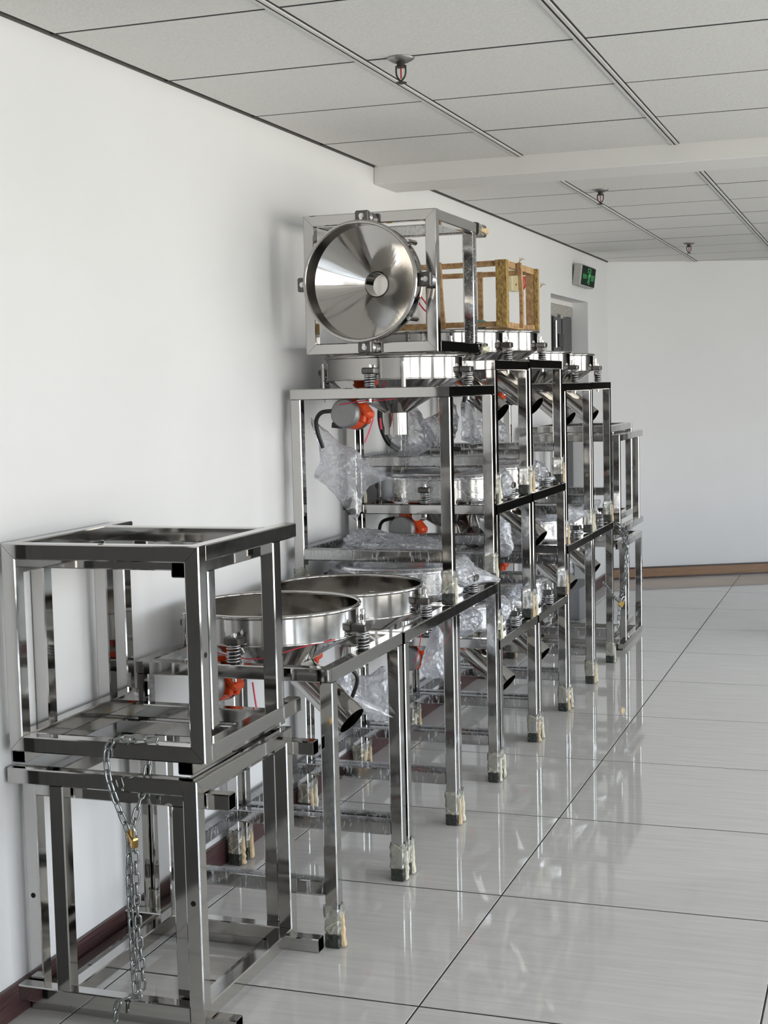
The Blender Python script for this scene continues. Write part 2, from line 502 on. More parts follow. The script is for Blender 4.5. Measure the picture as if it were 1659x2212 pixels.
    def mesh(self, name, mat):
        me = bpy.data.meshes.new(name)
        me.from_pydata(self.v, [], self.f)
        me.polygons.foreach_set('use_smooth', self.s)
        me.materials.append(mat)
        me.update()
        return me
    def build(self, name, mat, parent=None, loc=None):
        return place(name, self.mesh(name, mat), parent, loc)

def place(name, me, parent=None, loc=None, mat4=None):
    o = bpy.data.objects.new(name, me)
    COL.objects.link(o)
    if parent is not None:
        o.parent = parent
    if loc is not None:
        o.location = loc
    if mat4 is not None:
        o.matrix_local = mat4
    return o

def tag(o, label=None, cat=None, group=None, kind=None):
    if label: o['label'] = label
    if cat: o['category'] = cat
    if group: o['group'] = group
    if kind: o['kind'] = kind
    return o

def thing(name, label, cat, loc=(0, 0, 0), group=None):
    o = bpy.data.objects.new(name, None)
    COL.objects.link(o)
    o.empty_display_size = 0.05
    o.location = loc
    return tag(o, label, cat, group)

def struct(name, mb, mat, parent=None):
    o = mb.build(name, mat, parent)
    if parent is None:
        o['kind'] = 'structure'
    return o

def curve_pts(pts, n=8):
    """Catmull-Rom through pts"""
    P = [Vector(p) for p in pts]
    P = [P[0] * 2 - P[1]] + P + [P[-1] * 2 - P[-2]]
    out = []
    for i in range(1, len(P) - 2):
        for k in range(n):
            t = k / n
            a, b_, c, d = P[i - 1], P[i], P[i + 1], P[i + 2]
            out.append(0.5 * ((2 * b_) + (c - a) * t + (2 * a - 5 * b_ + 4 * c - d) * t * t + (3 * b_ - a - 3 * c + d) * t ** 3))
    out.append(P[-2])
    return out

# ------------------------------------------------------------------ floor
Y0, Y1 = -3.6, 15.2
floor = struct('floor', MB().box(WALL_X - 0.4, RIGHT_X + 0.2, Y0 - 0.2, Y1, -0.1, -0.0012), M_JOINT)
TS, S0, T0 = 0.8, -1.072, 4.03
def tile_mesh(w, d):
    g = 0.0022
    mb = MB()
    mb.rbox((0, 0, -0.005), (w - 2 * g, d - 2 * g - 0.0035, 0.010), 0.0010)
    return mb.mesh('floor_tile', M_TILE)
me_full = tile_mesh(TS, TS)
wl0 = (S0 - TS) - (WALL_X)
me_cut = tile_mesh(wl0, TS)
iy0 = int(math.floor((Y0 - T0) / TS)); iy1 = int(math.ceil((Y1 - 0.3 - T0) / TS))
for j in range(iy0, iy1):
    yc = T0 + (j + 0.5) * TS
    place('floor_tile', me_cut, floor, (WALL_X + wl0 / 2, yc, 0))
    for i in range(-1, 6):
        x0 = S0 + i * TS
        if x0 + TS > RIGHT_X + 0.15:
            continue
        place('floor_tile', me_full, floor, (x0 + TS / 2, yc, random.uniform(-0.0003, 0.0)))

# ------------------------------------------------------------------ ceiling
ceil = struct('ceiling', MB().box(WALL_X - 0.4, RIGHT_X + 0.2, Y0 - 0.2, Y1, CEIL_Z + 0.03, CEIL_Z + 0.1), M_GAP)
CP, CR1, CTY = 0.613, -1.389, 3.248
BEAM0, BEAM1, BEAMZ = 5.685, 5.965, 2.341
def panel_mesh(w, d):
    return MB().rbox((0, 0, 0.008), (w, d, 0.016), 0.003).mesh('ceiling_panel', M_CEIL)
pm = panel_mesh(CP - 0.030, CP - 0.0085)
cols = [CR1 - CP + i * CP for i in range(0, 8)]
rows = []
y = CTY - 11 * CP
while y < Y1 - 0.5:
    rows.append(y); y += CP
for y in rows:
    if BEAM0 - CP + 0.02 < y < BEAM1 - 0.1:      # cut rows beside the beam
        pass
    for x in cols:
        if x + CP > RIGHT_X + 0.05:
            continue
        place('ceiling_panel', pm, ceil, (x + CP / 2, y + CP / 2, CEIL_Z + random.uniform(0, 0.0012)))
# main bars: two lips with a dark groove
LY = Y1 - Y0
mbar = MB()
mbar.box(-0.0125, -0.0035, Y0, Y1, -0.005, 0.003)
mbar.box(0.0035, 0.0125, Y0, Y1, -0.005, 0.003)
me_groove = MB().box(-0.0035, 0.0035, Y0, Y1, -0.0038, 0.003).box(-0.0155, -0.0125, Y0, Y1, -0.0003, 0.003).box(0.0125, 0.0155, Y0, Y1, -0.0003, 0.003).mesh('bar_groove', M_GAP)
me_bar = mbar.mesh('main_bar', M_CEILMETAL)
for x in cols:
    if x < RIGHT_X and x > WALL_X + 0.1:
        place('bar_groove', me_groove, place('main_bar', me_bar, ceil, (x, 0, CEIL_Z)))
me_cross = MB().box(WALL_X, RIGHT_X, -0.0046, 0.0046, 0.0006, 0.004).mesh('cross_bar', M_GAP)
for y in rows:
    place('cross_bar', me_cross, ceil, (0, y, CEIL_Z))
struct('trim_1', MB().box(WALL_X, WALL_X + 0.006, Y0, 11.0, CEIL_Z - 0.002, CEIL_Z + 0.02), simple('ceiling_edge_dark', (0.09, 0.085, 0.08), 0.7))
# the beam across the room
bm_ = MB().rbox(((WALL_X + RIGHT_X) / 2, (BEAM0 + BEAM1) / 2, (BEAMZ + CEIL_Z + 0.04) / 2), (RIGHT_X - WALL_X, BEAM1 - BEAM0, CEIL_Z + 0.04 - BEAMZ), 0.004)
struct('trim_2', bm_, M_WHITE)

# ------------------------------------------------------------------ walls
DY0, DY1, DZ = 8.975, 10.165, 2.076       # doorway in the left wall
wlm = MB()
wt = 0.115
wlm.box(WALL_X - wt, WALL_X, Y0, DY0, -0.02, CEIL_Z + 0.06)
wlm.box(WALL_X - wt, WALL_X, DY0, DY1, DZ, CEIL_Z + 0.06)
wlm.box(WALL_X - wt, WALL_X, DY1, Y1, -0.02, CEIL_Z + 0.06)
struct('wall_left', wlm, M_WALL)
# far wall stands askew
FA = math.atan(0.52)
FC = Vector((WALL_X - 0.05, 10.90, 0))
fd = Vector((math.cos(FA), math.sin(FA), 0)); fn = Vector((-math.sin(FA), math.cos(FA), 0))
FLEN = 1.375
def slab(mb, p, d, n, l0, l1, t0, t1, z0, z1):
    vs = []
    for z in (z0, z1):
        for t in (t0, t1):
            for l in (l0, l1):
                q = p + d * l + n * t
                vs.append((q.x, q.y, z))
    mb.add(vs, [(0, 2, 3, 1), (4, 5, 7, 6), (0, 1, 5, 4), (2, 6, 7, 3), (0, 4, 6, 2), (1, 3, 7, 5)])
    return mb
struct('wall_far', slab(MB(), FC, fd, fn, -0.1, FLEN, 0, 0.15, -0.02, CEIL_Z + 0.06), M_WALL)
# unseen passage added past the far wall, coloured dark for the steel reflections
pw = MB()
slab(pw, FC, fd, fn, FLEN, 6.4, 0, 0.15, 2.15, CEIL_Z + 0.06)
struct('wall_header', pw, M_WALL)
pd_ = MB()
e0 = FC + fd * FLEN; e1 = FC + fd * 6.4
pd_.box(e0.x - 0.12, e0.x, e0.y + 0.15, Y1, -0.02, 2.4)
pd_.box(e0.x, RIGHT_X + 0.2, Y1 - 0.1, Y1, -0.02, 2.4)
struct('wall_added_passage', pd_, M_ADDEDDARK)
# low unseen partition, added so the steel rails mirror something dark
struct('wall_added_partition', MB().rbox((0.35, 8.75, 0.31), (1.6, 0.4, 0.62), 0.006), M_ADDEDDARK)
# window wall
wr = MB()
wr.box(RIGHT_X, RIGHT_X + 0.2, Y0, Y1, -0.02, WZ0)
wr.box(RIGHT_X, RIGHT_X + 0.2, Y0, Y1, WZ1, CEIL_Z + 0.06)
ys = [Y0] + [v for ab in WINS for v in ab] + [Y1]
for k in range(0, len(ys), 2):
    wr.box(RIGHT_X, RIGHT_X + 0.2, ys[k], ys[k + 1], WZ0, WZ1)
struct('wall_right', wr, M_WALL)
for k, (a, b) in enumerate(WINS):
    fr = MB()
    xx0, xx1 = RIGHT_X + 0.08, RIGHT_X + 0.13
    fr.box(xx0, xx1, a, a + 0.05, WZ0, WZ1); fr.box(xx0, xx1, b - 0.05, b, WZ0, WZ1)
    fr.box(xx0, xx1, a + 0.05, b - 0.05, WZ0, WZ0 + 0.05); fr.box(xx0, xx1, a + 0.05, b - 0.05, WZ1 - 0.05, WZ1)
    mid = (a + b) / 2
    fr.box(xx0, xx1, mid - 0.03, mid + 0.03, WZ0 + 0.05, WZ1 - 0.05)
    fr.box(xx0, xx1, a + 0.05, mid - 0.03, 1.78, 1.82); fr.box(xx0, xx1, mid + 0.03, b - 0.05, 1.78, 1.82)
    wo = struct('window_%d' % (k + 1), fr, M_WINFRAME)
    for p, q in ((a + 0.05, mid - 0.03), (mid + 0.03, b - 0.05)):
        for z0, z1 in ((WZ0 + 0.05, 1.78), (1.82, WZ1 - 0.05)):
            MB().box(xx0 + 0.02, xx0 + 0.026, p, q, z0, z1).build('pane', M_GLASS, wo)
struct('wall_back', MB().box(WALL_X - 0.14, RIGHT_X + 0.2, Y0 - 0.15, Y0, -0.02, CEIL_Z + 0.06), M_WALL)
# unseen dark grey door beside the camera, added to darken the steel's reflections
d2 = struct('door_added', MB().rbox((WALL_X + 0.01, 2.10, 1.03), (0.02, 1.30, 2.06), 0.004), M_ADDEDDOOR)
MB().box(WALL_X + 0.0, WALL_X + 0.03, 1.39, 1.45, 0, 2.12).box(WALL_X + 0.0, WALL_X + 0.03, 2.75, 2.80, 0, 2.12).box(WALL_X + 0.0, WALL_X + 0.03, 1.45, 2.75, 2.06, 2.12).build('door_added_frame', M_ADDEDDOOR, d2)
# skirtings
bb = MB()
for a, b in ((2.80, DY0), (DY1, 10.92)):
    bb.rbox((WALL_X + 0.008, (a + b) / 2, 0.040), (0.016, b - a, 0.080), 0.004)
struct('baseboard_left', bb, M_SKIRT)
bf = struct('baseboard_far', slab(MB(), FC, fd, fn, 0.03, FLEN, -0.014, 0.0, 0.012, 0.078), M_SKIRTTAN)
slab(MB(), FC, fd, fn, 0.03, FLEN, -0.017, 0.0, 0.078, 0.090).build('top_edge', M_SKIRTDARK, bf)
slab(MB(), FC, fd, fn, 0.03, FLEN, -0.017, 0.0, 0.0, 0.014).build('bottom_edge', M_SKIRTDARK, bf)

# doorway: recess lining, grey steel door ajar, broken plaster over it
XR = WALL_X - wt
dr = MB()
dr.box(XR - 0.32, XR, DY0 - 0.5, DY0, -0.02, 2.2)
dr.box(XR - 0.32, XR, DY1, DY1 + 0.5, -0.02, 2.2)
dr.box(XR - 0.32, XR - 0.04, DY0, DY1, 2.0, 2.2)
dr.box(XR - 0.34, XR - 0.30, DY0 - 0.5, DY1 + 0.5, -0.02, 2.2)
struct('trim_3', dr, M_WALL)
door = struct('door_1', MB().rbox((XR - 0.020, 9.715, 0.985), (0.036, 0.225, 1.97), 0.004), M_DOORSTEEL)
MB().rbox((XR - 0.014, 9.995, 0.985), (0.036, 0.290, 1.97), 0.004).build('door_leaf', M_DOORSTEEL, door)
MB().rbox((XR - 0.020, 9.255, 0.985), (0.036, 0.53, 1.97), 0.004).build('door_leaf', M_DOORSTEEL, door)
MB().rbox((XR + 0.014, 9.69, 1.80), (0.03, 0.13, 0.085), 0.004).build('lock_box', M_DARKSTEEL, door)
MB().cyl((XR + 0.02, 9.545, 1.75), (XR + 0.02, 9.545, 1.93), 0.010).build('handle', M_BRIGHT, door)
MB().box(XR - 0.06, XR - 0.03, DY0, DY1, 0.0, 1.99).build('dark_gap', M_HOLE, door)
pl = MB()
for k in range(26):
    yy = DY0 + 0.01 + (DY1 - DY0 - 0.02) * (k + 0.5) / 26
    hgt = 0.075 + 0.05 * mnoise.noise(Vector((k * 0.7, 3.1, 0)))
    pl.rbox((XR - 0.008, yy, 2.045 - hgt / 2), (0.03 + 0.012 * random.random(), 0.058, hgt), 0.006)
tag(pl.build('broken_plaster', M_CONCRETE, door))
MB().box(XR - 0.04, XR + 0.001, DY0, DY1, 2.035, 2.12).build('lintel', M_WHITE, door)
struct('trim_4', MB().rbox((WALL_X + 0.03, 9.25, 0.10), (0.26, 0.50, 0.20), 0.005), M_STEP)

# ------------------------------------------------------------------ square-tube frames
TW = 0.038
H2 = TW / 2
def frame_parts(root, w, d, h, foot=0.115, open_side=None, wrap=False, leg0=0.0, hollow=True, holes=True, film=False):
    """upright local frame: feet at z=leg0, mitred top ring at z=h, stretchers `foot` above the feet"""
    hx, hy = w / 2 - H2, d / 2 - H2
    zr = h - H2
    ring = [((-hx, -hy), (hx, -hy)), ((hx, -hy), (hx, hy)), ((hx, hy), (-hx, hy)), ((-hx, hy), (-hx, -hy))]
    for (a, b) in ring:
        A, B = Vector((*a, zr)), Vector((*b, zr))
        t = (B - A).normalized()
        # outer side is to the right of travel (t x up); the outer edge must be longer
        bar = MB().bar(A + t * 0.0005, B - t * 0.0005, TW, m0=(-1, 0), m1=(1, 0)).build('top_rail', M_STEEL, root)
        if holes:
            mid = (A + B) / 2
            out = t.cross(Vector((0, 0, 1)))
            MB().cyl(mid + out * (H2 - 0.002), mid + out * (H2 + 0.0006), 0.0065, 14).build('bolt_hole', M_HOLE, bar)
    for sx in (-1, 1):
        for sy in (-1, 1):
            MB().bar((sx * hx, sy * hy, leg0), (sx * hx, sy * hy, h - TW), TW, upv=(0, 1, 0), hollow=(hollow, False)).build('leg', M_STEEL, root)
    zs = leg0 + foot + H2
    g = 0.0
    spans = {'-y': ((-hx + H2, -hy, zs), (hx - H2, -hy, zs)), '+y': ((-hx + H2, hy, zs), (hx - H2, hy, zs)),
             '-x': ((-hx, -hy + H2, zs), (-hx, hy - H2, zs)), '+x': ((hx, -hy + H2, zs), (hx, hy - H2, zs))}
    for k, (a, b) in spans.items():
        if k == open_side:
            continue
        st = MB().bar(a, b, TW).build('stretcher', M_STEEL, root)
        if film:
            A, B = Vector(a), Vector(b)
            MB().bar(A.lerp(B, 0.01), A.lerp(B, 0.99), TW + 0.005, ch=0.004).build('stretch_film', M_FILM, st)

def foot_parts(root, sx, sy, hx, hy, rnd):
    px, py = sx * hx, sy * hy
    r = random.Random(rnd)
    # dark wrapped sole
    mb = MB().rbox((px, py, 0.021), (TW + 0.006, TW + 0.006, 0.042), 0.004)
    cap = mb.build('foot_sole', M_CAPRUBBER, root)
    # crinkled film sleeve above it
    n, m_ = 20, 7
    vs, fs = [], []
    for j in range(m_):
        z = 0.040 + 0.075 * j / (m_ - 1)
        for i in range(n):
            a = 2 * math.pi * i / n
            cx_, cy_ = math.cos(a), math.sin(a)
            k = 1 / max(abs(cx_), abs(cy_))
            rr = (H2 + 0.003 + 0.0035 * r.random()) * min(k, 1.33)
            vs.append((px + cx_ * rr, py + cy_ * rr, z + (0.012 * (r.random() - 0.5) if j == m_ - 1 else 0)))
    for j in range(m_ - 1):
        for i in range(n):
            fs.append((j * n + i, j * n + (i + 1) % n, (j + 1) * n + (i + 1) % n, (j + 1) * n + i))
    MB().add(vs, fs).build('film_sleeve', M_FILMFOOT, root)
    # torn foam strip on the outer face and one on the inner side
    for (ox, oy, wd, tall, mat) in ((1, 0, 0.022, 0.088, M_FOAM if r.random() < 0.6 else M_FOAMORANGE), (0, -1, 0.022, 0.055, M_FOAM)):
        if ox and sx < 0:
            ox = 1
        vs, fs = [], []
        N = 9
        for j in range(N):
            t = j / (N - 1)
            z = 0.004 + tall * t
            wv = wd * (1 - 0.55 * t ** 2) * (0.85 + 0.3 * r.random()) / 2
            th = 0.003 + 0.006 * r.random() * (1 - t) + 0.001
            for du, dn in ((-wv, 0), (wv, 0), (wv * 0.8, th), (-wv * 0.8, th)):
                if ox:
                    vs.append((px + H2 + 0.004 + dn, py + du, z))
                else:
                    vs.append((px + du, py - H2 - 0.004 - dn * 0.3, z + 0.03))
        for j in range(N - 1):
            for i in range(4):
                q = (j * 4 + i, j * 4 + (i + 1) % 4, (j + 1) * 4 + (i + 1) % 4, (j + 1) * 4 + i)
                fs.append(q if ox else q[::-1])
        fs.append((3, 2, 1, 0)); fs.append(tuple(range((N - 1) * 4, N * 4)))
        if ox:
            MB().add(vs, fs).build('foam_strip', mat, root)

def spring_mesh(length, r=0.0180, wire=0.0024, turns=6.0):
    n = int(turns * 14)
    pts = []
    for i in range(n + 1):
        t = i / n
        # coils closer together at both ends
        tt = t + 0.05 * math.sin(2 * math.pi * t) * -1
        a = 2 * math.pi * turns * t
        pts.append((r * math.cos(a), r * math.sin(a), wire + (length - 2 * wire) * tt))
    return MB().sweep(pts, wire, 6).mesh('spring', M_SPRING)

def motor_parts(root, pos, axis, cable=True):
    """orange vibration motor with grey end covers"""
    pos = Vector(pos); ax = Vector(axis).normalized()
    rot = ax.to_track_quat('Z', 'Y').to_matrix()
    sx_ = rot @ Vector((1, 0, 0))
    a0 = math.atan2((rot.transposed() @ Vector((0.75, 0, 0.66))).y, (rot.transposed() @ Vector((0.75, 0, 0.66))).x)   # towards the hopper
    def P(r, z, a):
        return pos + rot @ Vector((r * math.cos(a), r * math.sin(a), z))
    mb = MB()
    mb.lathe([[(0.0, 0.012), (0.047, 0.012)], [(0.047, 0.012), (0.050, 0.02), (0.050, 0.082), (0.047, 0.088)], [(0.047, 0.088), (0.0, 0.088)]], 28, pos, True, rot)
    body = mb.build('motor_body', M_ORANGE, root)
    rb = rot @ Matrix.Rotation(a0, 3, 'Z')
    MB().rbox(P(0.050, 0.046, a0), (0.030, 0.115, 0.062), 0.010, rb).build('mounting_foot', M_ORANGE, body)
    for s_ in (-1, 1):
        for z in (0.026, 0.070):
            MB().rbox(P(0.040, z, a0 + s_ * 1.05), (0.055, 0.030, 0.018), 0.005, rot @ Matrix.Rotation(a0 + s_ * 0.9, 3, 'Z')).build('motor_lug', M_ORANGE, body)
            c = P(0.060, z, a0 + s_ * 0.85)
            MB().cyl(c, c + rb @ Vector((0.018, 0, 0)), 0.006, 8).build('bolt', M_BLACK, body)
    for z0, z1 in ((-0.022, 0.012), (0.088, 0.108)):
        s = 1 if z0 < 0 else -1
        za, zb = (z0, z1) if s > 0 else (z1, z0)
        MB().lathe([[(0.0, za), (0.046, za)], [(0.046, za), (0.0505, za + 0.005 * s), (0.0505, zb)]] if s > 0 else
                   [[(0.0505, zb), (0.0505, za + 0.005 * s), (0.046, za)], [(0.046, za), (0.0, za)]], 32, pos, True, rot).build('end_cover', M_CAP, root)
    # cable gland and the steel mounting tube up to the hopper
    g0 = P(0.045, 0.0, a0 + math.pi - 0.55)
    MB().cyl(g0, g0 + Vector((-0.035, -0.01, 0.004)), 0.010, 10).build('cable_gland', M_BLACK, root)
    q = P(0.080, -0.004, a0); q2 = P(0.080, 0.058, a0)
    MB().cyl(q, q2, 0.020, 18).build('mounting_tube', M_STEEL, root)
    return pos

machines = {}
def machine(key, label, x0, x1, y0, y1, z0, h, rim, rd=0.257, outlet='side', motor=True, wrapped=False, clamp_angles=(-65, 20, 115, 200),
            rot=None, origin=None, film=True, open_side='+x', group='vibrating sieve machines stacked along the wall'):
    w, d = x1 - x0, y1 - y0
    root = thing('vibrating_sieve', label, 'sieve machine', origin or ((x0 + x1) / 2, (y0 + y1) / 2, z0), group)
    if rot is not None:
        root.rotation_euler = rot
    machines[key] = root
    hx, hy = w / 2 - H2, d / 2 - H2
    frame_parts(root, w, d, h, foot=0.115, open_side=open_side, leg0=0.03, hollow=False, holes=False, film=film)
    for i, (sx, sy) in enumerate(((1, -1), (1, 1), (-1, -1), (-1, 1))):
        foot_parts(root, sx, sy, hx, hy, hash(key) % 1000 + i if False else sum(map(ord, key)) * 7 + i)
    zr = h + rim                  # rim height
    cyl_h = 0.085
    zb = zr - cyl_h
    tk = 0.0022
    rin = rd - 0.010
    cone_h = 0.118 * rd / 0.252
    r_out = 0.043
    dish = MB().lathe([[(rin, zr - 0.004), (rin, zb)], [(rin, zb), (r_out, zb - cone_h)],
                       [(r_out - tk, zb - cone_h), (rin - tk, zb)], [(rin - tk, zb), (rin - tk, zr - 0.004)]], 64)
    do = dish.build('dish', M_DISH, root)
    # rolled rim
    pts = []
    for i in range(64):
        a = 2 * math.pi * i / 64
        pts.append((math.cos(a) * (rd - 0.007), math.sin(a) * (rd - 0.007), zr - 0.006))
    MB().sweep(pts, 0.0065, 8, True).build('rolled_rim', M_DISH, do)
    MB().lathe([[(rin + 0.0005, zb + 0.003), (rin + 0.003, zb), (rin + 0.0005, zb - 0.003)]], 64).build('seam', M_DISH, do)
    zc = zb - cone_h
    if outlet == 'vertical':
        MB().lathe([[(r_out, zc + 0.004), (r_out, zc - 0.078)], [(r_out, zc - 0.078), (r_out - 0.002, zc - 0.078)], [(r_out - 0.002, zc - 0.078), (r_out - 0.002, zc + 0.004)]], 32).build('outlet', M_DISH, root)
    else:
        if outlet == 'side':
            a, e = Vector((0.03, 0.005, zc + 0.055)), Vector((0.25, -0.04, zc - 0.075 - 0.045))
        else:                     # turned towards the near side
            a, e = Vector((0.06, 0.09, zc + 0.035)), Vector((0.150, -0.125, zc - 0.035))
        t = (e - a).normalized()
        rot3 = t.to_track_quat('Z', 'Y').to_matrix()
        L = (e - a).length
        ro = 0.047
        MB().lathe([[(ro, 0), (ro, L)], [(ro, L), (ro - 0.002, L)], [(ro - 0.002, L), (ro - 0.002, 0.0)]], 32, a, True, rot3).build('outlet', M_DISH, root)
        MB().cyl((0, 0, zc + 0.002), (0, 0, zc - 0.002), r_out, 24).build('outlet_plug', M_DISH, root)
    # spring mounts in the middle of each side
    zs = h + rim * 0.42 if rim > 0.05 else h + 0.05
    zs = max(zs, h + 0.045)
    slen = zs - h
    sm = spring_mesh(slen)
    rub = MB().cyl((0, 0, 0.001), (0, 0, slen * 0.60), 0.0140, 14).mesh('rubber_core', M_BLACK)
    for k in range(4):
        a = k * math.pi / 2
        rr = (hx if k % 2 == 0 else hy)
        ca, sa = math.cos(a), math.sin(a)
        rz = Matrix.Rotation(a, 3, 'Z')
        pin = rin - 0.001
        c = Vector((ca, sa, 0)) * ((pin + rr + 0.0185) / 2)
        br = MB().rbox(c + Vector((0, 0, zs + 0.010)), (rr + 0.0185 - pin, 0.048, 0.022), 0.004, rz).build('spring_bracket', M_BRACKET, root)
        tip = Vector((ca, sa, 0)) * (rr)
        MB().cyl(tip + Vector((0, 0, zs + 0.021)), tip + Vector((0, 0, zs + 0.024)), 0.009, 12).cyl(tip + Vector((0, 0, zs + 0.024)), tip + Vector((0, 0, zs + 0.031)), 0.006, 6).build('bolt', M_BRIGHT, br)
        inn = Vector((ca, sa, 0)) * (pin + 0.018)
        MB().cyl(inn + Vector((0, 0, zs + 0.021)), inn + Vector((0, 0, zs + 0.028)), 0.006, 6).build('bolt', M_BRIGHT, br)
        place('spring', sm, root, tip + Vector((0, 0, h)))
        place('rubber_core', rub, root, tip + Vector((0, 0, h)))
        MB().cyl(tip + Vector((0, 0, h - TW - 0.012)), tip + Vector((0, 0, h - TW)), 0.006, 6).build('bolt_end', M_BRIGHT, root)
    # drain pins around the dish
    for ang in clamp_angles:
        a = R(ang)
        u = Vector((math.cos(a), math.sin(a), 0))
        p = u * (rin + 0.012)
        cl = MB().cyl(p + Vector((0, 0, zb - 0.030)), p + Vector((0, 0, zb + 0.045)), 0.0085, 14).build('clamp_rod', M_DISH, root)
        MB().cyl(p + Vector((0, 0, zb + 0.045)), p + Vector((0, 0, zb + 0.053)), 0.0055, 10).cyl(p + Vector((0, 0, zb + 0.053)), p + Vector((0, 0, zb + 0.060)), 0.0075, 6).build('nut', M_BRIGHT, cl)
        q = u * (rin - 0.002)
        MB().cyl(q + Vector((0, 0, zb + 0.012)), p + Vector((0, 0, zb + 0.012)), 0.004, 8).build('pin', M_BRIGHT, cl)
    if motor:
        motor_parts(root, (-0.105, -0.232, zc + 0.004), (0.06, 0.98, -0.10))
    if wrapped:
        # dish bound round with stretch film
        MB().lathe([[(rin + 0.008, zb - 0.01), (rin + 0.012, zb + 0.03), (rin + 0.010, zr - 0.01), (rd + 0.004, zr + 0.004), (rd - 0.04, zr + 0.012), (rd * 0.55, zr - 0.006), (0.05, zr - 0.02)]], 48).build('dish_film', M_BAG, root)
    return root

XA, XB = -1.975, -1.388
# floor row, nearest first
machine('L1', 'floor-standing steel sieve nearest the chained frames, its open dish and slanted outlet in view', XA, XB, 3.512, 4.100, 0, 0.765, 0.127)
machine('L2', 'second floor-standing steel sieve, open dish just behind the nearest one', XA, XB, 4.124, 4.682, 0, 0.763, 0.104, outlet='vertical')
machine('L3', 'floor-standing steel sieve carrying the tall machine with the tipped sieve on top', XA, XB, 4.684, 5.240, 0, 0.763, 0.100, wrapped=True, outlet='vertical')
machine('L4', 'low floor-standing sieve, first of the two shorter ones under the wooden crate', XA, XB, 5.262, 5.884, 0, 0.540, 0.10, wrapped=True)
machine('L5', 'low floor-standing sieve, second of the two shorter ones under the wooden crate', XA, XB, 5.910, 6.482, 0, 0.538, 0.10, wrapped=True)
machine('L6', 'floor-standing sieve past the two low ones, sixth from the near end', XA, XB, 6.512, 7.118, 0, 0.762, 0.10, wrapped=True)
machine('L7', 'last floor-standing sieve, beside the far chained frames', XA, XB, 7.122, 7.678, 0, 0.764, 0.10, wrapped=True)
# second tier
machine('U1', 'tall upper sieve with a round dish and vertical spout, holding the tipped sieve', -1.968, XB, 4.650, 5.232, 0.765, 0.743, 0.113, outlet='vertical')
machine('M4', 'middle-tier sieve with film-wrapped dish, just behind the tall upper sieve', -1.968, XB, 5.248, 5.812, 0.542, 0.515, 0.10, wrapped=True, outlet='near')
machine('M5', 'middle-tier sieve standing second from the tall upper sieve', -1.968, XB, 5.832, 6.484, 0.540, 0.518, 0.10, wrapped=True)
machine('U6', 'upper sieve past the wooden crate, nearer of the last two', -1.968, XB, 6.488, 7.104, 0.765, 0.745, 0.150)
machine('U7', 'upper sieve furthest from the camera, near the doorway', -1.968, XB, 7.108, 7.640, 0.767, 0.745, 0.145)
# third tier
machine('U4', 'third-tier sieve directly under the near end of the wooden crate', -1.968, XB, 5.250, 5.786, 1.058, 0.544, 0.120)
machine('U5', 'third-tier sieve under the far end of the wooden crate', -1.968, XB, 5.806, 6.432, 1.060, 0.550, 0.128)
# the small sieve tipped on its side, dish to the camera
machine('T', 'small sieve tipped on its side on top of the stack, dish facing the camera', 0, 0.478, 0, 0.476, 0, 0.640, 0.105, rd=0.204, motor=False,
        rot=(R(90), 0, 0), origin=(-1.667, 5.300, 1.862), clamp_angles=(38, -38, 142, 218), outlet='vertical', film=True, open_side='-y')

# cables, strings and pink ties that hang on the machines
def cable(key, pts, r=0.006, name='cable', mat=None):
    MB().sweep(curve_pts(pts, 7), r, 7).build(name, mat or M_BLACK, machines[key])
def local(key, *P):
    o = machines[key].location
    return [Vector(p) - o for p in P]
cable('U1', local('U1', (-1.83, 4.70, 1.430), (-1.87, 4.70, 1.425), (-1.895, 4.71, 1.40), (-1.897, 4.72, 1.36), (-1.885, 4.74, 1.30)), 0.0075)
cable('U1', local('U1', (-1.80, 4.69, 1.452), (-1.70, 4.675, 1.463), (-1.60, 4.68, 1.468), (-1.5, 4.75, 1.50)), 0.0017, 'red_string', M_RED)
cable('U1', local('U1', (-1.700, 4.76, 1.400), (-1.715, 4.76, 1.36), (-1.735, 4.76, 1.315)), 0.0026, 'pink_tie', M_PINK)
cable('U1', local('U1', (-1.690, 4.80, 1.400), (-1.688, 4.80, 1.375), (-1.686, 4.80, 1.36)), 0.004, 'red_tag', M_RED)
cable('L1', local('L1', (-1.80, 3.58, 0.80), (-1.72, 3.55, 0.785), (-1.62, 3.56, 0.775), (-1.52, 3.62, 0.80), (-1.45, 3.70, 0.81)), 0.0017, 'red_string', M_RED)
cable('L1', local('L1', (-1.66, 3.60, 0.70), (-1.655, 3.60, 0.66), (-1.648, 3.60, 0.61)), 0.0026, 'pink_tie', M_PINK)
cable('L1', local('L1', (-1.50, 3.90, 0.70), (-1.47, 3.92, 0.66), (-1.49, 3.93, 0.60), (-1.53, 3.95, 0.54)), 0.006)
cable('L2', local('L2', (-1.44, 4.45, 0.72), (-1.45, 4.46, 0.66), (-1.47, 4.47, 0.60)), 0.0017, 'red_string', M_RED)
cable('M4', local('M4', (-1.85, 5.40, 0.99), (-1.90, 5.40, 0.975), (-1.915, 5.40, 0.93), (-1.91, 5.41, 0.86)), 0.007)
cable('U4', local('U4', (-1.81, 5.31, 1.52), (-1.86, 5.32, 1.48), (-1.88, 5.34, 1.38), (-1.86, 5.36, 1.30), (-1.82, 5.38, 1.26)), 0.011)
cable('U4', local('U4', (-1.55, 5.40, 1.47), (-1.56, 5.41, 1.43), (-1.565, 5.42, 1.40)), 0.008)
cable('U4', local('U4', (-1.61, 5.4, 1.36), (-1.63, 5.39, 1.31), (-1.61, 5.39, 1.27), (-1.57, 5.4, 1.26)), 0.009)

